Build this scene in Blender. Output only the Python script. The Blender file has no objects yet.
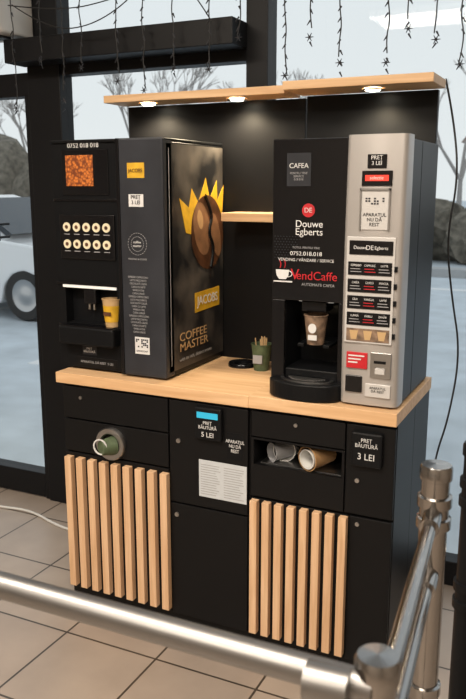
import bpy, bmesh, math, random
from mathutils import Vector, Matrix
random.seed(4)
D=bpy.data; SC=bpy.context.scene
# ---------------------------------------------------------------- materials
def mat(name,col,rough=.5,metal=0,emit=0,ecol=None,bump=0,bscale=60,var=0,coat=0,spec=.5):
    m=D.materials.new(name); m.use_nodes=True; nt=m.node_tree; b=nt.nodes['Principled BSDF']
    b.inputs['Base Color'].default_value=(*col,1); b.inputs['Roughness'].default_value=rough
    b.inputs['Metallic'].default_value=metal; b.inputs['Coat Weight'].default_value=coat
    b.inputs['Specular IOR Level'].default_value=spec
    if emit:
        b.inputs['Emission Color'].default_value=(*(ecol or col),1); b.inputs['Emission Strength'].default_value=emit
    tc=nt.nodes.new('ShaderNodeTexCoord'); n=nt.nodes.new('ShaderNodeTexNoise'); n.inputs['Scale'].default_value=bscale
    n.inputs['Detail'].default_value=5
    nt.links.new(tc.outputs['Object'],n.inputs['Vector'])
    if var:
        r=nt.nodes.new('ShaderNodeValToRGB'); r.color_ramp.elements[0].position=.3; r.color_ramp.elements[1].position=.7
        r.color_ramp.elements[0].color=(*[c*(1-var) for c in col],1); r.color_ramp.elements[1].color=(*[min(1,c*(1+var)) for c in col],1)
        nt.links.new(n.outputs['Fac'],r.inputs['Fac']); nt.links.new(r.outputs['Color'],b.inputs['Base Color'])
    if bump:
        bp=nt.nodes.new('ShaderNodeBump'); bp.inputs['Strength'].default_value=bump; bp.inputs['Distance'].default_value=.002
        nt.links.new(n.outputs['Fac'],bp.inputs['Height']); nt.links.new(bp.outputs['Normal'],b.inputs['Normal'])
    return m
def wood(name,c1,c2,axis):
    m=D.materials.new(name); m.use_nodes=True; nt=m.node_tree; b=nt.nodes['Principled BSDF']
    tc=nt.nodes.new('ShaderNodeTexCoord'); mp=nt.nodes.new('ShaderNodeMapping')
    s=[40,40,40]; s[axis]=2.5; mp.inputs['Scale'].default_value=s
    n=nt.nodes.new('ShaderNodeTexNoise'); n.inputs['Scale'].default_value=1.2; n.inputs['Detail'].default_value=6; n.inputs['Distortion'].default_value=.6
    r=nt.nodes.new('ShaderNodeValToRGB'); r.color_ramp.elements[0].position=.3; r.color_ramp.elements[1].position=.7
    r.color_ramp.elements[0].color=(*c1,1); r.color_ramp.elements[1].color=(*c2,1)
    nt.links.new(tc.outputs['Object'],mp.inputs['Vector']); nt.links.new(mp.outputs[0],n.inputs['Vector'])
    nt.links.new(n.outputs['Fac'],r.inputs['Fac']); nt.links.new(r.outputs['Color'],b.inputs['Base Color'])
    b.inputs['Roughness'].default_value=.5
    return m
BLK=mat('black_laminate',(.0055,.0055,.006),.42,bump=.05,bscale=300,spec=.2)
BLKG=mat('black_gloss',(.005,.005,.006),.15,spec=.4)
BLK2=mat('black_satin',(.006,.0065,.0075),.36,spec=.16)
FRAME=mat('black_frame_metal',(.007,.0075,.009),.45,.0,spec=.22)
GREYP=mat('dark_grey_panel',(.026,.028,.034),.4,var=.2,bscale=8,spec=.3)
ALU=mat('silver_panel',(.50,.48,.465),.34,.5,bump=.03,bscale=200)
ALU2=mat('silver_light',(.58,.57,.56),.4,.2)
CHR=mat('polished_steel',(.36,.345,.33),.19,1.0)
RAILM=mat('satin_steel_rail',(.27,.265,.26),.40,1.0)
STEEL=mat('brushed_steel',(.45,.45,.45),.3,1.0)
WX=wood('oak_counter',(.60,.36,.18),(.76,.51,.29),0)
WZ=wood('oak_slat',(.58,.35,.19),(.74,.50,.31),2)
WHITE=mat('white_print',(.66,.66,.66),.6,var=.02)
DIM=mat('grey_print',(.30,.30,.31),.6,var=.05)
CREAM=mat('cream_print',(.62,.55,.38),.6,emit=.12)
YEL=mat('yellow_print',(.62,.36,.02),.5,var=.18,bscale=30)
RED=mat('red_print',(.48,.01,.018),.5,var=.05)
REDL=mat('red_display',(.4,.02,.02),.4,emit=.6,ecol=(1,.05,.02))
BLUE=mat('blue_display',(.02,.30,.5),.3,emit=.2,ecol=(.05,.6,.8))
PAPER=mat('paper_sheet',(.52,.55,.58),.8,var=.03)
KRAFT=mat('kraft_paper',(.40,.23,.10),.8,var=.1,bscale=40)
GREEN=mat('green_cup',(.07,.10,.05),.55,var=.25)
CUPG=mat('cup_brown_print',(.20,.13,.085),.6,var=.6,bscale=45)
BROWN=mat('bean_brown',(.085,.035,.016),.4,var=.5,bscale=20)
TAN=mat('bean_sheen',(.22,.11,.055),.4,var=.3,bscale=20)
BEIGE=mat('cup_beige',(.50,.33,.16),.6)
PLAST=mat('white_plastic',(.62,.62,.60),.4)
WALLM=mat('wall_paint',(.34,.30,.26),.8,bump=.1)
CEIL=mat('ceiling_paint',(.5,.47,.43),.9,bump=.05)
CAB=mat('black_cable',(.012,.012,.012),.5)
LED=mat('led_lens',(1,.95,.8),.4,emit=20,ecol=(1,.93,.75))
LEDW=mat('led_white',(.7,.7,.68),.4,emit=.15,ecol=(1,.97,.9))
# beans hopper; their colour is also emitted slightly to look lit, no lamp
BEANS=D.materials.new('coffee_beans'); BEANS.use_nodes=True
nt=BEANS.node_tree;b=nt.nodes['Principled BSDF'];v=nt.nodes.new('ShaderNodeTexVoronoi');v.inputs['Scale'].default_value=110
tc=nt.nodes.new('ShaderNodeTexCoord');nt.links.new(tc.outputs['Object'],v.inputs['Vector'])
r=nt.nodes.new('ShaderNodeValToRGB');r.color_ramp.elements[0].color=(.50,.14,.02,1);r.color_ramp.elements[1].color=(.10,.02,.003,1);r.color_ramp.elements[1].position=.75
nt.links.new(v.outputs['Distance'],r.inputs['Fac']);nt.links.new(r.outputs['Color'],b.inputs['Base Color'])
nt.links.new(r.outputs['Color'],b.inputs['Emission Color']);b.inputs['Emission Strength'].default_value=.5
# glass
GL=D.materials.new('window_glass'); GL.use_nodes=True; nt=GL.node_tree
for n in list(nt.nodes): nt.nodes.remove(n)
o=nt.nodes.new('ShaderNodeOutputMaterial');t=nt.nodes.new('ShaderNodeBsdfTransparent');t.inputs[0].default_value=(.93,.96,.97,1)
g=nt.nodes.new('ShaderNodeBsdfGlossy');g.inputs['Roughness'].default_value=.02;mx=nt.nodes.new('ShaderNodeMixShader');mx.inputs[0].default_value=.012
nt.links.new(t.outputs[0],mx.inputs[1]);nt.links.new(g.outputs[0],mx.inputs[2]);nt.links.new(mx.outputs[0],o.inputs[0])
# tiles
TILE=D.materials.new('floor_tiles');TILE.use_nodes=True;nt=TILE.node_tree;b=nt.nodes['Principled BSDF']
tc=nt.nodes.new('ShaderNodeTexCoord');mp=nt.nodes.new('ShaderNodeMapping');mp.inputs['Location'].default_value=(.12,.2,0)
br=nt.nodes.new('ShaderNodeTexBrick');br.offset=0.0;br.inputs['Scale'].default_value=1;br.inputs['Brick Width'].default_value=.36;br.inputs['Row Height'].default_value=.36
br.inputs['Mortar Size'].default_value=.004;br.inputs['Color1'].default_value=(.40,.335,.28,1);br.inputs['Color2'].default_value=(.35,.29,.245,1);br.inputs['Mortar'].default_value=(.05,.04,.032,1)
n=nt.nodes.new('ShaderNodeTexNoise');n.inputs['Scale'].default_value=7;n.inputs['Detail'].default_value=6
mm=nt.nodes.new('ShaderNodeMix');mm.data_type='RGBA';mm.blend_type='MULTIPLY';mm.inputs[0].default_value=.3
nt.links.new(tc.outputs['Object'],mp.inputs[0]);nt.links.new(mp.outputs[0],br.inputs['Vector']);nt.links.new(tc.outputs['Object'],n.inputs['Vector'])
nt.links.new(br.outputs['Color'],mm.inputs[6]);nt.links.new(n.outputs['Fac'],mm.inputs[7]);nt.links.new(mm.outputs[2],b.inputs['Base Color'])
b.inputs['Roughness'].default_value=.33
bp=nt.nodes.new('ShaderNodeBump');bp.inputs['Strength'].default_value=.4;bp.inputs['Distance'].default_value=.003;bp.invert=True
nt.links.new(br.outputs['Fac'],bp.inputs['Height']);nt.links.new(bp.outputs['Normal'],b.inputs['Normal'])
# art side panel
ART=D.materials.new('coffee_art_panel');ART.use_nodes=True;nt=ART.node_tree;b=nt.nodes['Principled BSDF']
tc=nt.nodes.new('ShaderNodeTexCoord');n=nt.nodes.new('ShaderNodeTexNoise');n.inputs['Scale'].default_value=6;n.inputs['Detail'].default_value=9
r=nt.nodes.new('ShaderNodeValToRGB');r.color_ramp.elements[0].position=.42;r.color_ramp.elements[0].color=(.014,.014,.015,1);r.color_ramp.elements[1].position=.72;r.color_ramp.elements[1].color=(.13,.115,.10,1)
nt.links.new(tc.outputs['Object'],n.inputs['Vector']);nt.links.new(n.outputs['Fac'],r.inputs['Fac']);nt.links.new(r.outputs['Color'],b.inputs['Base Color']);b.inputs['Roughness'].default_value=.35
# ---------------------------------------------------------------- helpers
def empty(name,loc=(0,0,0)):
    e=D.objects.new(name,None); e.empty_display_size=.1; SC.collection.objects.link(e); return e
def finish(name,bm,m,parent=None,smooth=False,bevel=0,segs=2):
    bmesh.ops.recalc_face_normals(bm,faces=bm.faces)
    me=D.meshes.new(name); bm.to_mesh(me); bm.free()
    if m: me.materials.append(m)
    if smooth:
        for p in me.polygons: p.use_smooth=True
    ob=D.objects.new(name,me); SC.collection.objects.link(ob)
    if parent: ob.parent=parent
    if bevel:
        md=ob.modifiers.new('bevel','BEVEL'); md.width=bevel; md.segments=segs; md.limit_method='ANGLE'
    return ob
def addbox(bm,x0,x1,y0,y1,z0,z1):
    v=[bm.verts.new((x,y,z)) for x in (x0,x1) for y in (y0,y1) for z in (z0,z1)]
    for f in ((0,1,3,2),(4,6,7,5),(0,4,5,1),(2,3,7,6),(0,2,6,4),(1,5,7,3)): bm.faces.new([v[i] for i in f])
def boxes(name,L,m,parent=None,bevel=0):
    bm=bmesh.new()
    for b in L: addbox(bm,*b)
    return finish(name,bm,m,parent,bevel=bevel)
def box(name,x0,x1,y0,y1,z0,z1,m,parent=None,bevel=0): return boxes(name,[(x0,x1,y0,y1,z0,z1)],m,parent,bevel)
def frame_boxes(x0,x1,y0,y1,z0,z1,xa,xb,za,zb,yd):
    """block with a niche open to the front (-y), niche depth to yd"""
    return [(x0,x1,yd,y1,z0,z1),(x0,xa,y0,yd,z0,z1),(xb,x1,y0,yd,z0,z1),(xa,xb,y0,yd,z0,za),(xa,xb,y0,yd,zb,z1)]
def rod(bm,p0,p1,r0,r1=None,n=24,cap=True):
    p0=Vector(p0);p1=Vector(p1);r1=r0 if r1 is None else r1
    q=(p1-p0).to_track_quat('Z','Y').to_matrix()
    a=[];c=[]
    for i in range(n):
        t=2*math.pi*i/n; d=q@Vector((math.cos(t),math.sin(t),0))
        a.append(bm.verts.new(p0+d*r0)); c.append(bm.verts.new(p1+d*r1))
    for i in range(n): bm.faces.new((a[i],a[(i+1)%n],c[(i+1)%n],c[i]))
    if cap: bm.faces.new(a[::-1]); bm.faces.new(c)
def rods(name,L,m,parent=None,smooth=True,n=24):
    bm=bmesh.new()
    for l in L: rod(bm,*l,n=n)
    ob=finish(name,bm,m,parent)
    sm(ob); return ob
def sm(ob,ang=35):
    for p in ob.data.polygons: p.use_smooth=True
    ob.data.set_sharp_from_angle(angle=math.radians(ang))
def lathe(name,prof,origin,m,parent=None,axis='z',n=40,mats=None):
    """prof: list of (r,h). revolve about axis through origin"""
    bm=bmesh.new(); rings=[]
    for r,h in prof:
        ring=[]
        for i in range(n):
            t=2*math.pi*i/n; a,b=max(r,1e-5)*math.cos(t),max(r,1e-5)*math.sin(t)
            v=(a,b,h) if axis=='z' else ((a,-h,b) if axis=='-y' else (h,a,b))
            ring.append(bm.verts.new(Vector(v)+Vector(origin)))
        rings.append(ring)
    for j in range(len(rings)-1):
        for i in range(n):
            f=bm.faces.new((rings[j][i],rings[j][(i+1)%n],rings[j+1][(i+1)%n],rings[j+1][i]))
            if mats: f.material_index=mats[j]
    ob=finish(name,bm,m,parent); sm(ob); return ob
def prism(name,pts,axis,a0,a1,m,parent=None,bevel=0):
    bm=bmesh.new()
    def P(p,a):
        return (a,p[0],p[1]) if axis=='x' else ((p[0],a,p[1]) if axis=='y' else (p[0],p[1],a))
    lo=[bm.verts.new(P(p,a0)) for p in pts]; hi=[bm.verts.new(P(p,a1)) for p in pts]
    bm.faces.new(lo); bm.faces.new(hi[::-1]); n=len(pts)
    for i in range(n): bm.faces.new((lo[i],hi[i],hi[(i+1)%n],lo[(i+1)%n]))
    return finish(name,bm,m,parent,bevel=bevel)
def text(name,s,loc,size,m,parent=None,face='front',align='CENTER',bold=0.0,space=1.0,roll=0,sx=1.0):
    cu=D.curves.new(name,'FONT'); cu.body=s; cu.size=size; cu.align_x=align; cu.align_y='CENTER'; cu.extrude=.0003; cu.space_line=space
    tmp=D.objects.new(name+'_t',cu); SC.collection.objects.link(tmp); bpy.context.view_layer.update()
    me=D.meshes.new_from_object(tmp.evaluated_get(bpy.context.evaluated_depsgraph_get())); D.objects.remove(tmp)
    me.materials.clear(); me.materials.append(m)
    R=Matrix.Rotation(math.radians(90),4,'X')
    if face=='right': R=Matrix.Rotation(math.radians(90),4,'Z')@R
    if face=='top': R=Matrix.Identity(4)
    me.transform(Matrix.Translation(loc)@R@Matrix.Rotation(math.radians(roll),4,'Z')@Matrix.Diagonal((sx,1,1,1)))
    ob=D.objects.new(name,me); SC.collection.objects.link(ob)
    if parent: ob.parent=parent
    return ob
def ellipse(cx,cy,a,b,n=28,rot=0,t0=0,t1=2*math.pi):
    L=[]
    for i in range(n):
        t=t0+(t1-t0)*i/n; x,y=a*math.cos(t),b*math.sin(t)
        L.append((cx+x*math.cos(rot)-y*math.sin(rot),cy+x*math.sin(rot)+y*math.cos(rot)))
    return L
def tube(name,pts,r,m,parent=None,smooth=True):
    cu=D.curves.new(name,'CURVE'); cu.dimensions='3D'; cu.bevel_depth=r; cu.bevel_resolution=3; cu.resolution_u=8
    lists=pts if isinstance(pts[0][0],(tuple,list)) else [pts]
    for L in lists:
        if smooth:
            sp=cu.splines.new('NURBS'); sp.points.add(len(L)-1)
            for i,p in enumerate(L): sp.points[i].co=(*p,1)
            sp.use_endpoint_u=True; sp.order_u=3
        else:
            sp=cu.splines.new('POLY'); sp.points.add(len(L)-1)
            for i,p in enumerate(L): sp.points[i].co=(*p,1)
    tmp=D.objects.new(name+'_t',cu); SC.collection.objects.link(tmp); bpy.context.view_layer.update()
    me=D.meshes.new_from_object(tmp.evaluated_get(bpy.context.evaluated_depsgraph_get())); D.objects.remove(tmp)
    me.materials.clear(); me.materials.append(m)
    for p in me.polygons: p.use_smooth=True
    ob=D.objects.new(name,me); SC.collection.objects.link(ob)
    if parent: ob.parent=parent
    return ob
def cup(name,loc,h,rt,rb,m,parent=None,axis='z'):
    ob=lathe(name,[(0,.004),(rb,.002),(rb,0),(rb+.0005,.0),(rt,h),(rt+.002,h+.001),(rt+.002,h+.004),(rt-.001,h+.004),(rt-.0015,h),(rb-.001,.006),(0,.006)],loc,m,parent,axis); return ob
def sticker(name,x0,x1,z0,z1,y,m,parent): return box(name,x0,x1,y-.0012,y+.001,z0,z1,m,parent)

# ---------------------------------------------------------------- room
box('floor',-5,2.6,-5,.78,-.1,0,TILE)
box('ceiling',-5,2.6,-5,.78,3.0,3.1,CEIL)
box('wall_rear',-5,2.6,-5.1,-5,0,3,WALLM)
box('wall_right',2.6,2.7,-5,.78,0,3,WALLM)
box('wall_left',-5.1,-5,-5,.78,0,3,WALLM)
Y0,Y1=.70,.78
w=empty('window_1')
boxes('frame',[(-2.35,-2.175,Y0-.01,Y1,.0,3.0),(-1.29,-1.20,Y0-.01,Y1,0,3.0),(.9,1.0,Y0,Y1,0,3.0),(-2.175,.9,Y0,Y1,.0,.10),(-2.175,-1.29,Y0,Y1,1.99,2.06)],FRAME,w,.003)
box('pane',-2.175,.9,.735,.741,.10,3.0,GL,w)
box('wall_back_right',1.0,2.6,.7,.78,0,3,WALLM)
box('wall_back_left',-5,-3.6,.7,.78,0,3,WALLM)
d=empty('door_1')
boxes('frame',[(-3.6,-3.5,Y0,Y1,.0,3.0),(-2.38,-2.35,Y0,Y1,0,1.92),(-3.5,-2.35,Y0,Y1,1.91,2.01),(-3.5,-2.38,Y0,Y1,.01,.13),(-3.5,-2.35,Y0,Y1,2.9,3.0)],FRAME,d,.003)
boxes('pane',[(-3.5,-2.36,.735,.741,.12,3.0)],GL,d)
rods('pull_handle',[((-2.545,.66,1.27),(-2.545,.66,1.36),.010),((-2.545,.735,1.285),(-2.545,.66,1.285),.006),((-2.545,.735,1.345),(-2.545,.66,1.345),.006)],FRAME,d)
box('trim_1',-2.36,-1.285,.56,.69,2.03,2.125,FRAME,bevel=.004)
ac=empty('air_curtain')
prism('housing',[(.69,2.14),(.69,2.40),(.50,2.40),(.44,2.34),(.45,2.18),(.50,2.14)],'x',-3.4,-2.30,PLAST,ac,.01)
box('outlet_grille',-3.35,-2.35,.47,.60,2.13,2.142,GREYP,ac)
box('indicator',-2.40,-2.37,.437,.45,2.22,2.24,YEL,ac)

# ---------------------------------------------------------------- left cabinet
c=empty('coffee_station_cabinet')
boxes('carcass',[(-1.69,-.956,.014,.46,0,.84)],BLK,c,.002)
box('counter_slab',-1.708,-.957,-.010,.475,.838,.876,WX,c,.002)
box('drawer_front',-1.686,-1.256,0,.013,.712,.828,BLK,c,.002)
box('dispenser_front',-1.686,-1.256,0,.013,.588,.706,BLK,c,.002)
box('slat_door',-1.686,-1.256,0,.013,.05,.582,BLK,c,.002)
n=9; x0,x1=-1.676,-1.252; p=(x1-x0-.027)/(n-1)
boxes('door_slats',[(x0+i*p,x0+i*p+.027,-.024,0,.066,.570) for i in range(n)],WZ,c,.0015)
box('upper_center_door',-1.250,-.962,0,.013,.47,.828,BLK,c,.002)
box('lower_center_door',-1.250,-.962,0,.013,.05,.464,BLK,c,.002)
box('payment_reader',-1.146,-1.048,-.018,0,.712,.822,BLK2,c,.006)
box('payment_screen',-1.136,-1.060,-.0195,-.017,.786,.806,BLUE,c)
text('payment_label','PREȚ\nBĂUTURĂ',(-1.097,-.0195,.763),.0155,WHITE,c,sx=.95)
text('payment_price','5 LEI',(-1.097,-.0195,.731),.023,WHITE,c)
sticker('machine_sticker',-1.035,-.978,.655,.745,0,BLK2,c)
text('machine_text','APARATUL\nNU DĂ\nREST',(-1.006,-.003,.70),.016,WHITE,c,sx=.85)
sticker('instruction_sheet',-1.139,-.965,.508,.637,0,PAPER,c)
boxes('instruction_lines',[(-1.132+.085*k,-1.132+.085*k+.074-random.random()*.02,-.0018,-.001,.620-i*.0085,.6218-i*.0085) for i in range(13) for k in (0,1)],DIM,c)
rods('door_locks',[((-1.215,-.005,.69),(-1.215,.0,.69),.008),((-1.225,-.005,.425),(-1.225,0,.425),.008),((-1.61,-.004,.79),(-1.61,0,.79),.006)],STEEL,c)
# cup dispenser ring
lathe('cup_ring',[(.036,.0),(.036,.012),(.040,.016),(.056,.016),(.060,.010),(.060,0)],(-1.484,0,.640),STEEL,c,'-y')
lathe('cup_tube',[(0,-.0005),(.036,-.0005),(.036,.006)],(-1.484,0,.640),BLKG,c,'-y')
cd=lathe('dispensed_cup',[(0,.05),(.024,.05),(.026,.048),(.034,0),(.0,0)],(0,0,0),GREEN,c,'-y')
cd.matrix_world=Matrix.Translation((-1.474,-.004,.635))@Matrix.Rotation(math.radians(-28),4,'Z')
lathe('cup_base_rim',[(.028,.0),(.0285,.004),(.024,.004),(.024,.0)],(-1.498,-.048,.640),WHITE,c,'-y')

# ---------------------------------------------------------------- right cabinet
c=empty('coffee_station_cabinet')
boxes('carcass',frame_boxes(-.954,-.488,.014,.46,0,.84,-.944,-.648,.648,.738,.24),BLK,c,.002)
box('counter_slab',-.955,-.486,-.014,.475,.84,.88,WX,c,.002)
box('drawer_front',-.950,-.642,0,.013,.745,.828,BLK,c,.002)
boxes('niche_frame',[(-.950,-.642,0,.013,.735,.741),(-.950,-.642,0,.013,.545,.652),(-.950,-.942,0,.013,.652,.735),(-.650,-.642,0,.013,.652,.735)],BLK,c)
box('side_drawer_front',-.637,-.490,0,.013,.545,.828,BLK,c,.002)
box('side_door',-.622,-.490,0,.013,.05,.537,BLK,c,.002)
box('slat_door',-.950,-.626,0,.013,.05,.537,BLK,c,.002)
n=8; x0,x1=-.945,-.624; p=(x1-x0-.025)/(n-1)
boxes('door_slats',[(x0+i*p,x0+i*p+.025,-.024,0,.066,.535) for i in range(n)],WZ,c,.0015)
box('payment_reader',-.618,-.524,-.018,0,.705,.812,BLK2,c,.006)
text('payment_label','PREȚ\nBĂUTURĂ',(-.571,-.0195,.780),.0165,WHITE,c,sx=.92)
text('payment_price','3 LEI',(-.571,-.0195,.738),.028,WHITE,c,sx=.95)
rods('door_locks',[((-.60,-.005,.655),(-.60,0,.655),.007),((-.595,-.005,.515),(-.595,0,.515),.0065),((-.80,-.004,.80),(-.80,0,.80),.006)],STEEL,c)
def lying(name,loc,rz,h,rt,rb,m,parent,mats=None):
    ob=lathe(name,[(0,.0),(rb,.0),(rt,h),(rt+.002,h+.001),(rt+.002,h+.004),(rt-.001,h+.004),(rb-.001,.004),(0,.004)],(0,0,0),m,parent,'-y')
    ob.matrix_world=Matrix.Translation(loc)@Matrix.Rotation(math.radians(rz),4,'Z'); return ob
ct=empty('paper_cups')
lying('cup_white_lying',(-.885,.17,.686),12,.10,.035,.026,PLAST,ct)
lying('cup_clear_lying',(-.845,.12,.682),-38,.085,.030,.022,DIM,ct)
lying('cup_stack_dark',(-.765,.15,.688),8,.09,.036,.028,BROWN,ct)
lying('cup_stack_kraft',(-.725,.11,.689),-26,.095,.038,.030,KRAFT,ct)
lying('cup_stack_white',(-.727,.10,.689),-26,.090,.030,.024,PLAST,ct)
boxes('cup_rest',[(-.93,-.66,.03,.22,.6485,.651)],STEEL,ct)

# ---------------------------------------------------------------- back panels, shelf, canopy
c=empty('display_back_panel')
box('panel_left',-1.69,-.965,.478,.50,.0,1.816,BLK,c,.002)
box('panel_right',-.960,-.515,.476,.50,.0,1.822,BLK2,c,.002)
s=box('wall_shelf',-1.225,-.915,.34,.476,1.398,1.428,WX,None,.002)
c=empty('canopy_shelf')
box('board_left',-1.70,-.985,.33,.476,1.818,1.844,WX,c,.002)
box('board_right',-.975,-.493,.285,.474,1.823,1.850,WX,c,.002)
for i,(x,y,z) in enumerate([(-1.55,.40,1.816),(-1.19,.40,1.816),(-.700,.37,1.821)]):
    lathe('lamp_ring_%d'%(i+1),[(.026,0),(.034,0),(.034,-.005),(.028,-.005),(.026,0)],(x,y,z),STEEL,c)
    lathe('lamp_lens_%d'%(i+1),[(0,-.007),(.018,-.006),(.027,-.002),(.027,.0),(0,0)],(x,y,z),LED,c)
    L=D.lights.new('canopy_spot','SPOT'); L.energy=12; L.spot_size=math.radians(155); L.spot_blend=.7; L.shadow_soft_size=.03; L.color=(1,.82,.56)
    o=D.objects.new('canopy_spot',L); o.location=(x,y,z-.012); SC.collection.objects.link(o); o.parent=c

# ---------------------------------------------------------------- left vending machine
c=empty('coffee_vending_machine'); X0,X1,XM=-1.732,-1.281,-1.456
boxes('body',[(X0+.006,X1-.002,.10,.470,.882,1.662)],BLK2,c,.004)
boxes('door',frame_boxes(X0,XM-.002,.058,.10,.885,1.668,-1.700,-1.482,1.045,1.168,.099),BLK2,c,.003)
box('side_panel_art',X1-.003,X1,.062,.468,.90,1.655,ART,c)
box('price_panel',XM,X1,.040,.10,.883,1.672,GREYP,c,.006)
box('panel_trim',XM-.002,XM+.010,.036,.06,.883,1.672,BLKG,c,.002)
boxes('top_cover',[(X0,X1,.05,.470,1.662,1.672)],BLK2,c,.003)
boxes('feet',[(x,x+.03,y,y+.03,.876,.886) for x in (X0+.03,X1-.05) for y in (.10,.41)],BLK,c)
F=.058
box('hopper_frame',-1.690,-1.500,F-.004,F,1.490,1.640,BLKG,c,.003)
box('bean_window',-1.672,-1.560,F-.006,F-.003,1.520,1.622,BEANS,c,.001)
text('phone_number','0752 018 018',(-1.60,F-.002,1.653),.021,WHITE,c,sx=1.1)
box('selection_panel',-1.708,-1.480,F-.007,F,1.272,1.425,BLKG,c,.004)
bm=bmesh.new()
for r_ in range(2):
    for k in range(5):
        rod(bm,(-1.676+k*.041,F-.0095,1.382-r_*.058),(-1.676+k*.041,F-.006,1.382-r_*.058),.0155,n=24)
finish('selection_buttons',bm,CREAM,c)
bm=bmesh.new()
for r_ in range(2):
    for k in range(5): rod(bm,(-1.676+k*.041,F-.0105,1.382-r_*.058),(-1.676+k*.041,F-.009,1.382-r_*.058),.0065,n=16)
finish('button_icons',bm,BROWN,c)
boxes('button_labels',[(-1.688+k*.041,-1.664+k*.041,F-.008,F-.0065,1.3565-r_*.058,1.359-r_*.058) for k in range(5) for r_ in range(2)],DIM,c)
boxes('trim_lines',[(X0,XM-.004,F-.004,F,1.470,1.478),(X0,XM-.004,F-.006,F,1.182,1.192),(X0,XM-.004,F-.006,F,1.03,1.042)],BLKG,c,.001)
box('light_strip',-1.705,-1.482,F-.007,F-.001,1.172,1.181,LEDW,c)
box('nozzle_block',-1.625,-1.575,F+.004,.098,1.115,1.168,BLKG,c,.004)
rods('nozzles',[((-1.61,.075,1.095),(-1.61,.075,1.118),.005),((-1.59,.075,1.095),(-1.59,.075,1.118),.005)],STEEL,c)
box('drip_tray',-1.708,-1.476,.015,F+.02,.975,1.041,BLK2,c,.008)
boxes('drip_grid',[(-1.70,-1.484,.018+i*.008,.021+i*.008,1.040,1.0435) for i in range(9)],BLKG,c)
sticker('price_sticker_low',-1.660,-1.490,.893,.925,F,BLK,c)
text('low_text','APARATUL DĂ REST  5 LEI',(-1.575,F-.003,.908),.012,DIM,c)
sticker('price_sticker_mid',-1.635,-1.575,.935,.967,F,GREYP,c)
text('low_text_2','PREȚ\nBĂUTURĂ',(-1.605,F-.003,.951),.011,WHITE,c)
G=.040
sticker('logo_label',-1.415,-1.350,1.546,1.594,G,YEL,c)
text('logo_text','JACOBS',(-1.383,G-.003,1.569),.0165,BROWN,c,sx=.95)
sticker('price_label',-1.412,-1.356,1.454,1.494,G,WHITE,c)
text('price_text','PREȚ\n3 LEI',(-1.384,G-.003,1.476),.017,BLK,c)
bm=bmesh.new()
for k in (0,2):
    for a in range(24):
        t0=a/24*2*math.pi; t1=(a+.6)/24*2*math.pi; R_=.024+k*.006
        rod(bm,(-1.383+R_*math.cos(t0),G-.001,1.333+R_*math.sin(t0)),(-1.383+R_*math.cos(t1),G-.001,1.333+R_*math.sin(t1)),.0009,n=6)
finish('round_emblem',bm,DIM,c)
text('emblem_text','coffee\nmaster',(-1.383,G-.002,1.333),.012,WHITE,c)
text('emblem_sub','VENDING & COFFEE',(-1.383,G-.002,1.283),.008,DIM,c)
text('ingredients','\n'.join(['ESPRESSO CAPPUCCINO','LATTE MACCHIATO','CIOCOLATĂ CALDĂ','CAFEA CU LAPTE','VANILLA CEAI','CAFEA LUNGĂ']*3),(-1.383,G-.002,1.13),.0095,DIM,c,space=1.15,sx=.75)
sticker('qr_label',-1.402,-1.345,.962,1.020,G,WHITE,c)
boxes('qr_pattern',[(-1.398+i*.007,-1.398+i*.007+.0055,G-.002,G-.001,.985+j*.006,.990+j*.006) for i in range(7) for j in range(5) if random.random()<.5],GREYP,c)
text('qr_text','SERVICE 24/7',(-1.374,G-.002,.972),.008,BLK,c)
# art on the side: crown, bean, logo
S=X1
cr=[(-.15,-.07),(-.20,.075),(-.125,.035),(-.10,.115),(-.045,.055),(.02,.16),(.055,.07),(.12,.15),(.125,.06),(.185,.13),(.17,.0),(.12,-.06),(.03,-.085),(-.07,-.085)]
pts=[(.315+.86*x,1.42+.80*y) for x,y in cr]
prism('crown_art',pts,'x',S,S+.0012,YEL,c)
ba=math.radians(18)
prism('bean_art',ellipse(.344,1.358,.122,.132,40,ba),'x',S+.0012,S+.002,BROWN,c)
prism('bean_half',ellipse(.300,1.372,.060,.096,30,ba),'x',S+.002,S+.0024,TAN,c)
prism('bean_highlight',ellipse(.286,1.405,.020,.034,20,ba),'x',S+.0024,S+.0027,KRAFT,c)
prism('bean_half_right',ellipse(.405,1.346,.036,.082,30,ba),'x',S+.002,S+.0024,TAN,c)
tube('bean_groove',[(S+.0026,.320,1.488),(S+.0026,.385,1.42),(S+.0026,.340,1.36),(S+.0026,.395,1.30),(S+.0026,.362,1.232)],.007,BLK,c)
prism('side_logo_plate',[(.245,1.080),(.435,1.085),(.435,1.155),(.245,1.150)],'x',S,S+.0012,YEL,c)
text('side_logo_text','JACOBS',(S+.002,.340,1.118),.046,WHITE,c,'right',sx=1.0)
text('side_title','COFFEE\nMASTER',(S+.001,.13,.990),.042,BEIGE,c,'right','LEFT',sx=1.4,space=.85)
text('side_subtitle','with its rich, distinct aroma',(S+.001,.13,.930),.018,DIM,c,'right','LEFT',sx=1.2)
boxes('side_border',[(S,S+.001,.075,.078,.92,1.64)],DIM,c)

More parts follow.
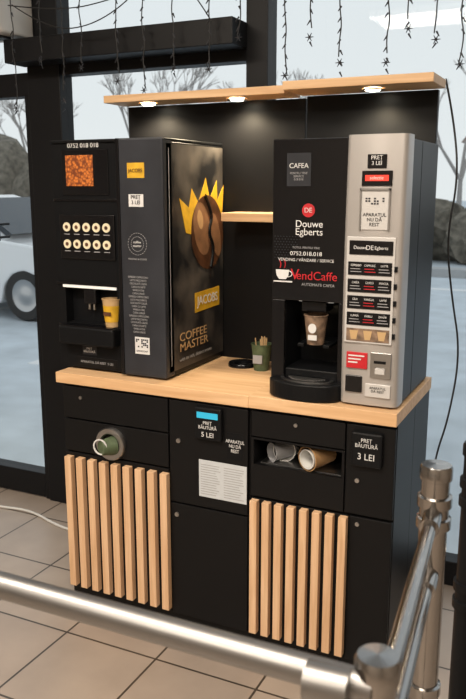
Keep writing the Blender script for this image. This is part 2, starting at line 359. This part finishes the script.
# ---------------------------------------------------------------- right vending machine
c=empty('coffee_vending_machine')
X0,XS,X1=-.905,-.672,-.497
boxes('body',frame_boxes(X0,X1,.060,.435,.886,1.650,-.862,-.690,.965,1.180,.20),BLK2,c,.004)
boxes('front_glass',[(X0,XS,.048,.060,1.180,1.655),(X0,-.862,.048,.060,.93,1.180),(-.690,XS,.048,.060,.93,1.180)],BLKG,c,.003)
boxes('feet',[(x,x+.03,y,y+.03,.88,.887) for x in (X0+.02,X1-.05) for y in (.10,.39)],BLK,c)
boxes('niche_lamp',[(-.83,-.72,.09,.13,1.172,1.179)],LEDW,c)
L=D.lights.new('niche_light','POINT');L.energy=.45;L.color=(1,.8,.5);L.shadow_soft_size=.02
o=D.objects.new('niche_light',L);o.location=(-.775,.09,1.16);SC.collection.objects.link(o);o.parent=c
# rounded drip base
pts=[(X0,.06)]+[(-.787+.118*math.cos(t),.045+.062*math.sin(t)) for t in [math.pi+math.pi*i/20 for i in range(21)]]+[(XS+.003,.06)]
prism('drip_base',pts,'z',.882,.935,BLK2,c,.005)
pts=[(-.787+.085*math.cos(t),.055+.050*math.sin(t)) for t in [2*math.pi*i/36 for i in range(36)]]
prism('drip_plate_rim',pts,'z',.935,.9385,STEEL,c)
pts=[(-.787+.074*math.cos(t),.055+.042*math.sin(t)) for t in [2*math.pi*i/36 for i in range(36)]]
prism('drip_plate',pts,'z',.9385,.940,BLKG,c)
boxes('drip_bars',[(-.787-.06+abs(i-4)*.006,-.787+.06-abs(i-4)*.006,.020+i*.008,.0225+i*.008,.940,.942) for i in range(9)],STEEL,c)
# nozzle + cup holder + cup
box('nozzle_block',-.815,-.735,.07,.14,1.145,1.178,BLKG,c,.004)
boxes('cup_gripper',[(-.822,-.802,.06,.14,1.036,1.046),(-.740,-.720,.06,.14,1.036,1.046),(-.822,-.720,.13,.20,1.036,1.046)],BLK2,c,.002)
cup('grip_cup',(-.771,.082,1.044),.088,.036,.025,CUPG,c)
prism('cup_print_skull',ellipse(-.771,1.097,.013,.015,20),'y',.0480,.0500,WHITE,c)
box('cup_print_band',-.785,-.757,.0505,.0520,1.060,1.076,WHITE,c)
F=.048
# front graphics
sticker('top_label',-.860,-.785,1.520,1.615,F,GREYP,c)
text('top_label_text','CAFEA',(-.822,F-.003,1.578),.020,WHITE,c)
text('top_label_text_2','PENTRU TINE\nSERVICE\n018 018',(-.822,F-.003,1.548),.009,DIM,c)
bm=bmesh.new();rod(bm,(-.790,F-.002,1.450),(-.790,F,1.450),.020,n=32);finish('round_logo',bm,RED,c)
text('round_logo_text','DE',(-.790,F-.004,1.450),.020,WHITE,c)
text('brand_name','Douwe\nEgberts',(-.787,F-.002,1.398),.029,WHITE,c,space=.8)
text('contact_text','0752.018.018',(-.795,F-.002,1.322),.017,WHITE,c,sx=1.1)
text('contact_text_3','VENDING / VÂNZARE / SERVICE',(-.795,F-.002,1.303),.0125,WHITE,c)
text('contact_text_2','TOTUL PENTRU TINE',(-.795,F-.002,1.340),.009,DIM,c)
text('logo_word','endCaffe',(-.760,F-.002,1.256),.036,RED,c)
text('logo_initial','V',(-.829,F-.002,1.258),.046,RED,c)
cc=prism('logo_cup',[(-.892,1.272),(-.848,1.272),(-.851,1.254),(-.859,1.243),(-.881,1.243),(-.889,1.254)],'y',F-.001,F,WHITE,c)
tube('logo_cup_handle',[(-.849,F,1.268),(-.838,F,1.266),(-.840,F,1.252),(-.853,F,1.250)],.0015,WHITE,c)
tube('logo_cup_steam',[[(-.878,F,1.277),(-.872,F,1.288),(-.880,F,1.300)],[(-.864,F,1.277),(-.858,F,1.290),(-.866,F,1.304)]],.0015,RED,c)
boxes('logo_saucer',[(-.899,-.838,F-.001,F,1.234,1.238)],WHITE,c)
text('logo_sub','AUTOMATE CAFEA',(-.755,F-.002,1.230),.012,DIM,c)
bm=bmesh.new()
for i in range(12):
    for j in range(9):
        q=(-.896+i*.0095+(j%2)*.0047,1.372-j*.008)
        if i< 9-j*.6: rod(bm,(q[0],F-.001,q[1]),(q[0],F,q[1]),.0016,n=6)
finish('dot_pattern',bm,GREYP,c)
# silver control column, bowed forward in plan and rounded at the edges
zt,zb=1.660,.888
def col(z):  # forward bulge profile along height
    t=(z-zb)/(zt-zb); return .018-.010*math.sin(math.pi*t)
bm=bmesh.new(); prev=None; NS=24
for j in range(NS+1):
    z=zb+(zt-zb)*j/NS; yf=col(z)
    xl=XS+.004
    ring=[(xl,.062),(xl,yf+.012),(xl+.004,yf+.004),(xl+.012,yf),((xl+X1)/2,yf-.003),(X1-.014,yf),(X1-.004,yf+.006),(X1+.001,yf+.018),(X1+.001,.085),(X1-.006,.085),(X1-.006,.062)]
    vs=[bm.verts.new((x,y,z)) for x,y in ring]
    if prev:
        for i in range(len(vs)): bm.faces.new((prev[i],prev[(i+1)%len(vs)],vs[(i+1)%len(vs)],vs[i]))
    else: bm.faces.new(vs)
    prev=vs
bm.faces.new(prev[::-1]); ob=finish('control_column',bm,ALU,c); sm(ob,40)
def cs(name,x0,x1,z0,z1,m,t=.003,off=.003):
    y=min(col(z0),col(z1),col((z0+z1)/2))-off
    return box(name,x0,x1,y-t,y+.012,z0,z1,m,c,.0015), y-t
_,y=cs('price_label',-.606,-.552,1.568,1.606,BLKG); text('price_text','PREȚ\n3 LEI',(-.579,y-.001,1.589),.015,WHITE,c)
_,y=cs('display_bezel',-.620,-.534,1.520,1.562,BLKG); box('display',-.610,-.544,y-.001,y+.002,1.534,1.550,REDL,c)
text('display_text','selectie',(-.577,y-.002,1.542),.013,WHITE,c)
# grey arch that frames the keypad
_,y=cs('keypad_frame',-.656,-.516,1.075,1.380,ALU2,.001,.0035)
_,y=cs('logo_recess',-.618,-.540,1.400,1.508,ALU2); text('recess_text','APARATUL\nNU DĂ\nREST',(-.579,y-.001,1.428),.0135,BLK,c)
boxes('recess_code',[(-.606+i*.008,-.606+i*.008+.0055,y-.001,y,1.470+j*.007,1.4745+j*.007) for i in range(7) for j in range(3) if random.random()<.6],GREYP,c)
boxes('recess_lip',[(-.622,-.536,y-.004,y+.01,1.508,1.514),(-.622,-.618,y-.004,y+.01,1.398,1.514),(-.540,-.536,y-.004,y+.01,1.398,1.514)],STEEL,c)
_,y=cs('logo_strip',-.648,-.522,1.330,1.370,BLKG,.003,.0045); text('strip_text','Douwe      Egberts',(-.585,y-.001,1.350),.013,WHITE,c); text('strip_mark','DE',(-.588,y-.001,1.350),.018,WHITE,c)
rows=[1.292,1.243,1.195,1.147,1.100]
words=['ESPRESSO','CAPPUCC.','LATTE','CAFEA','CIOCO','MOCCA','CEAI','VANILLA','LAPTE','LUNGĂ','DUBLU','ZAHĂR']
for r_,zc in enumerate(rows):
    _,y=cs('selection_row_%d'%(r_+1),-.650,-.523,zc-.020,zc+.018,BLKG if r_<4 else CUPG,.003,.0045)
    for k in range(3):
        xx=-.644+k*.041
        if r_<4:
            text('row_%d_word_%d'%(r_+1,k),words[r_*3+k],(xx+.018,y-.001,zc+.008),.0085,WHITE,c,sx=.85)
            boxes('row_%d_text_%d'%(r_+1,k),[(xx+.002,xx+.030,y-.001,y,zc-.003,zc-.001),(xx+.002,xx+.034,y-.001,y,zc-.011,zc-.009)],DIM if k!=1 else RED,c)
        else:
            prism('row_cup_%d'%k,[(xx+.004,zc+.012),(xx+.030,zc+.012),(xx+.025,zc-.014),(xx+.009,zc-.014)],'y',y-.001,y,BEIGE,c)
    cs('row_button_%d'%(r_+1),-.517,-.508,zc-.008,zc+.008,BLK2)
_,y=cs('warning_sticker',-.648,-.585,.998,1.046,RED); boxes('warning_lines',[(-.642,-.594-.01*i,y-.001,y,1.034-i*.010,1.038-i*.010) for i in range(3)],WHITE,c)
_,y=cs('coin_slot_plate',-.576,-.515,.975,1.050,STEEL); box('coin_slot',-.565,-.53,y-.002,y+.001,1.018,1.026,BLK,c); box('coin_lever',-.560,-.532,y-.006,y+.001,.988,1.004,ALU2,c)
cs('return_cup',-.650,-.600,.925,.975,BLKG)
_,y=cs('coin_return',-.590,-.515,.915,.955,ALU2); text('return_text','APARATUL\nDĂ REST',(-.552,y-.001,.938),.010,BLK,c)

# ---------------------------------------------------------------- counter items
lathe('counter_grommet',[(.030,.0),(.030,.012),(.034,.014),(.050,.014),(.053,.008),(.053,0)],(-1.150,.365,.876),BLKG)
lathe('grommet_well',[(0,.0015),(.030,.0015),(.030,0),(0,0)],(-1.150,.365,.876),BLK)
c=empty('stirrer_cup')
cup('paper_cup',(-1.062,.335,.876),.092,.036,.026,GREEN,c)
box('cup_label',-1.080,-1.045,.2995,.304,.905,.935,DIM,c)
bm=bmesh.new()
for i in range(14):
    t=random.random()*6.28; a=random.random()*.02
    rod(bm,(-1.062+a*.6*math.cos(t),.335+a*.6*math.sin(t),.887),(-1.062+a*1.5*math.cos(t),.335+a*1.5*math.sin(t),.986+random.random()*.012),.002,n=6)
finish('wooden_stirrers',bm,BEIGE,c)
c=empty('takeaway_cup')
cup('cup_body',(-1.507,.062,1.0437),.094,.033,.023,BEIGE,c)
lathe('cup_band',[(.0262,.018),(.0318,.075)],(-1.507,.062,1.0437),YEL,c)
box('band_text',-1.522,-1.492,.0305,.032,1.085,1.098,BROWN,c)

# ---------------------------------------------------------------- queue barrier
def post(name,x,y,h,r,m,collars=()):
    prof=[(0,0),(.085,0),(.085,.008),(.04,.018),(r+.003,.022),(r,.03)]
    for z in collars: prof+=[(r,z-.034),(r+.006,z-.032),(r+.006,z-.012),(r+.001,z-.010),(r+.001,z+.010),(r+.006,z+.012),(r+.006,z+.032),(r,z+.034)]
    prof+=[(r,h-.030),(r+.004,h-.028),(r+.004,h-.006),(r+.001,h),(0,h+.002)]
    return lathe('post',prof,(x,y,0),m,name)
b=empty('queue_barrier_rail')
A=(-.247,-.700);B=(-.187,-1.346)
post(b,A[0],A[1],1.0,.027,CHR,(.50,.905)); post(b,B[0],B[1],1.0,.0225,CHR,(.50,.905))
rods('rail_side',[((A[0],A[1],.905),(B[0],B[1],.905),.0125),((A[0],A[1],.78),(B[0],B[1],.78),.0125)],CHR,b)
rods('rail_front',[((-2.2,-1.375,.965),(B[0],B[1]-.012,.965),.0185),((B[0]-.075,-1.375,.965),(B[0]-.025,-1.372,.965),.023)],RAILM,b)
def lerp(t,z): return (A[0]+(B[0]-A[0])*t,A[1]+(B[1]-A[1])*t,z)
rods('rail_ferrules',[(lerp(.03,.905),lerp(.13,.905),.018),(lerp(.03,.78),lerp(.13,.78),.018),(lerp(.9,.905),lerp(.97,.905),.018)],CHR,b)
post(b,-2.2,-1.375,1.0,.0225,CHR,(.5,.9))
b=empty('queue_barrier_rail')
C_=(-.205,-.43)
post(b,C_[0],C_[1],.965,.030,BLK2,(.6,.85))
post(b,-.10,-.62,.90,.0225,CHR,(.50,.80))
rods('rail_side',[((C_[0],C_[1],.70),(.6,-.62,.70),.0115),((-.10,-.62,.80),(.6,-.62,.80),.0115)],CHR,b)

# ---------------------------------------------------------------- cables, string lights
tube('power_cable',[(-.505,.53,1.86),(-.48,.56,1.75),(-.445,.53,1.55),(-.47,.51,1.35),(-.45,.56,1.15),(-.41,.57,.95),(-.43,.52,.72),(-.46,.49,.60),(-.478,.485,.40),(-.475,.49,.15),(-.475,.50,.006),(-.50,.56,.005)],.0035,CAB)
tube('floor_cable',[(-2.9,.55,.006),(-2.55,.50,.006),(-2.35,.55,.006),(-2.1,.45,.006),(-1.9,.46,.006),(-1.74,.42,.006)],.006,PLAST)
strs=[]; beads=bmesh.new()
main=[(-2.27+i*.26,.50,2.24-.05*math.sin(i*1.3)) for i in range(12)]
strs.append(main)
strs.append([(-2.25,.5,2.24),(-2.05,.48,2.12),(-1.8,.46,2.12),(-1.55,.44,2.25),(-1.4,.44,2.6)])
strs.append([(-1.62,.5,2.5),(-1.52,.5,2.28),(-1.42,.5,2.22),(-1.34,.5,2.10)])
for x,zl in [(-2.27,1.84),(-2.13,2.02),(-2.02,1.86),(-1.93,1.98),(-1.76,1.92),(-1.64,1.88),(-1.51,1.95),(-1.36,1.94),(-1.24,2.04),(-1.06,1.90),(-.97,2.02),(-.86,1.93),(-.70,1.92),(-.63,2.02),(-.54,1.98),(-.46,1.90)]:
    z=2.6;L=[]
    while z>zl: L.append((x+random.uniform(-.008,.008),.52,z)); z-=.05
    strs.append(L)
    z=2.6
    while z>zl:
        z-=.035
        if random.random()<.85:
            dx=random.choice((-1,1))*.010; rod(beads,(x,.52,z),(x+dx,.515,z-.016),.0036,.0015,n=6)
    for k in range(6):
        t=k*math.pi/3; rod(beads,(x,.515,zl),(x+.015*math.cos(t),.515,zl+.015*math.sin(t)),.0025,.001,n=6)
sl=tube('string_lights',strs,.0022,CAB)
bd=finish('bulbs',beads,GREYP,sl)

# ---------------------------------------------------------------- outside
ASPH=mat('asphalt',(.54,.59,.63),.7,var=.12,bscale=3)
box('ground_outside',-60,40,.80,90,-.25,-.12,ASPH)
LINE=mat('road_paint',(.78,.78,.78),.7)
boxes('parking_lines',[(-10+i*2.6,-9.88+i*2.6,3.4,8.2,-.12,-.116) for i in range(8)]+[(-40,20,10.4,10.6,-.12,-.116)],LINE)
KERB=mat('kerb_stone',(.42,.42,.42),.8,var=.1)
box('kerb_outside',-60,40,12.2,12.6,-.12,.03,KERB)
HED=mat('hedge_leaves',(.16,.14,.11),.9,var=.5,bscale=6,bump=1)
bm=bmesh.new()
for i in range(70):
    x=-42+i*.9; r_=random.uniform(.7,1.15)*(1.35 if x<-12 else .62)
    mt=Matrix.Translation((x,15.5+random.uniform(-.5,.5),r_*.7))@Matrix.Diagonal((1.1,1,random.uniform(.9,1.5),1))
    res=bmesh.ops.create_icosphere(bm,subdivisions=3,radius=r_,matrix=mt)
    for v_ in res['verts']: v_.co+=Vector((random.uniform(-1,1),random.uniform(-1,1),random.uniform(-1,1)))*.09
finish('hedge',bm,HED)
BARK=mat('bare_branches',(.38,.35,.33),.9,var=.3)
bm=bmesh.new()
def branch(p,d,l,r,dep):
    q=p+d*l; rod(bm,p,q,r,r*.65,n=5,cap=False)
    if dep==0: return
    for k in range(3 if dep>1 else 4):
        nd=(d+Vector((random.uniform(-.7,.7),random.uniform(-.5,.5),random.uniform(-.15,.5)))).normalized()
        branch(q,nd,l*random.uniform(.62,.82),r*.6,dep-1)
for x,y,h in [(-27,22,1.9),(-22.5,20,2.0),(-19,21,1.7),(-15,22,1.9),(-11,23,1.8),(-7.5,21,1.5),(-4,22,1.8),(0,24,2.0),(-31,24,2.1),(-34,22,1.8)]:
    branch(Vector((x,y,-.12)),Vector((0,0,1)),h,.11,5)
finish('bare_trees',bm,BARK)
BLD=mat('building_render',(.60,.57,.55),.8,var=.05); RF=mat('roof_tiles',(.36,.28,.25),.8)
h=empty('house_outside')
box('walls',-5.5,4,34,42,-.12,3.4,BLD,h); prism('roof',[(-6,3.4),(4.5,3.4),(2.5,6.0),(-4,6.0)],'y',33.6,42.4,RF,h)
boxes('windows',[(x,x+1.1,33.95,34.0,1.0,2.3) for x in (-4.4,-2.2,0,2.2)],BLKG,h)
# parked white car
CARW=mat('car_paint_white',(.84,.84,.84),.2,coat=.8); CGL=mat('car_glass',(.03,.04,.05),.05); TYR=mat('tyre_rubber',(.02,.02,.02),.7)
k=empty('parked_car')
cx,cy=-5.55,5.2   # front end x, near side y ; car length runs to -x
def CX(u): return cx-u
body=[(0.02,.42),(0.0,.62),(.10,.78),(.55,.90),(1.15,.97),(1.40,1.02),(3.75,1.05),(4.15,.98),(4.22,.60),(4.15,.28),(3.75,.22)]
wr=[(3.30+.36*math.cos(t),.24+.36*math.sin(t)) for t in [0,.5,1.05,1.57,2.09,2.64,math.pi]]
wf=[(.80+.36*math.cos(t),.24+.36*math.sin(t)) for t in [0,.5,1.05,1.57,2.09,2.64,math.pi]]
prof=body[:10]+[(3.68,.20)]+wr+[(2.9,.18),(1.2,.18)]+wf+[(.40,.2),(.08,.26)]
pts=[(CX(u),z-.12+.02) for u,z in prof]
prism('body_shell',pts,'y',cy,cy+1.72,CARW,k,.05)
gh=[(1.15,.95),(1.85,1.42),(2.2,1.50),(3.3,1.48),(3.75,1.38),(4.05,1.0)]
bm=bmesh.new(); rings=[]
for yy,ins in ((cy+.05,0),(cy+.10,.0),(cy+.22,1),(cy+1.50,1),(cy+1.67,0)):
    rings.append([bm.verts.new((CX(u),yy,(z if not ins or z<1.1 else z)-.10)) for u,z in gh] if ins else [bm.verts.new((CX(u),yy,(z if z<1.1 else 1.0+(z-1.0)*.55)-.10)) for u,z in gh])
for j in range(4):
    for i in range(5): bm.faces.new((rings[j][i],rings[j][i+1],rings[j+1][i+1],rings[j+1][i]))
bm.faces.new(rings[0]);bm.faces.new(rings[-1])
finish('cabin',bm,CARW,k)
prism('side_windows',[(CX(1.45),.90),(CX(1.95),1.30),(CX(2.3),1.36),(CX(3.4),1.33),(CX(3.85),.92)],'y',cy+.02,cy+.2,CGL,k,.01)
prism('windscreen',[(CX(1.13),.93),(CX(1.83),1.37),(CX(1.9),1.33),(CX(1.25),.9)],'y',cy+.22,cy+1.5,CGL,k)
boxes('pillars',[(CX(2.62),CX(2.55),cy+.01,cy+.03,.9,1.35)],CARW,k)
for i,(u) in enumerate((.80,3.30)):
    for j,yy in enumerate((cy+.0,cy+1.52)):
        lathe('tyre_%d%d'%(i,j),[(.20,0),(.30,0),(.32,.03),(.32,.17),(.30,.20),(.20,.20),(.20,0)],(CX(u),yy+.20,.20),TYR,k,'-y')
        lathe('rim_%d%d'%(i,j),[(0,.19),(.05,.19),(.09,.17),(.18,.18),(.205,.195),(.205,.02),(0,.02)],(CX(u),yy+.20,.20),STEEL,k,'-y')
prism('headlight',[(CX(.02),.52),(CX(.10),.68),(CX(.50),.76),(CX(.40),.60)],'y',cy-.012,cy+.05,ALU2,k,.01)
boxes('door_seams',[(CX(1.42),CX(1.41),cy-.003,cy+.01,.25,.92),(CX(2.60),CX(2.59),cy-.003,cy+.01,.2,.92)],TYR,k)
box('door_mirror',CX(1.55),CX(1.38),cy-.16,cy+.0,.90,1.03,CARW,k,.03)

# ---------------------------------------------------------------- world and lights
W=D.worlds.new('overcast_sky');SC.world=W;W.use_nodes=True;nt=W.node_tree;bg=nt.nodes['Background']
tc=nt.nodes.new('ShaderNodeTexCoord');sp=nt.nodes.new('ShaderNodeSeparateXYZ');r=nt.nodes.new('ShaderNodeValToRGB')
r.color_ramp.elements[0].position=0;r.color_ramp.elements[0].color=(.95,.95,.94,1);r.color_ramp.elements[1].position=.6;r.color_ramp.elements[1].color=(.84,.88,.92,1)
nt.links.new(tc.outputs['Generated'],sp.inputs[0]);nt.links.new(sp.outputs['Z'],r.inputs['Fac']);nt.links.new(r.outputs[0],bg.inputs['Color'])
bg.inputs['Strength'].default_value=.56
def area(name,loc,rot,sx,sy,e,col=(1,.95,.88)):
    L=D.lights.new(name,'AREA');L.shape='RECTANGLE';L.size=sx;L.size_y=sy;L.energy=e;L.color=col
    o=D.objects.new(name,L);o.location=loc;o.rotation_euler=[math.radians(a) for a in rot];SC.collection.objects.link(o);return o
LP=mat('lamp_diffuser',(1,1,1),.5,emit=1.0,ecol=(1,.9,.75))
for i,(x,y) in enumerate([(-2.2,-1.8),(-.5,-1.8),(-1.4,-3.6),(.9,-3.0)]):
    e=box('ceiling_lamp' ,x-.6,x+.6,y-.3,y+.3,2.965,2.999,LP)
    o=area('ceiling_lamp_light',(x,y,2.95),(0,0,0),1.2,.6,36,(1,.88,.74)); o.parent=e

# ---------------------------------------------------------------- camera
cam=D.cameras.new('camera');co=D.objects.new('camera',cam);SC.collection.objects.link(co);SC.camera=co
co.location=(0,-2.117,1.52);co.rotation_euler=(math.radians(90-12.05),0,math.radians(25.6))
cam.sensor_fit='VERTICAL';cam.sensor_height=24;cam.sensor_width=16;cam.lens=24*765.4/699
cam.clip_start=.05;cam.clip_end=300
cam.dof.use_dof=True;cam.dof.focus_distance=2.45;cam.dof.aperture_fstop=4.5
SC.view_settings.view_transform='Standard';SC.view_settings.look='None';SC.view_settings.exposure=.8
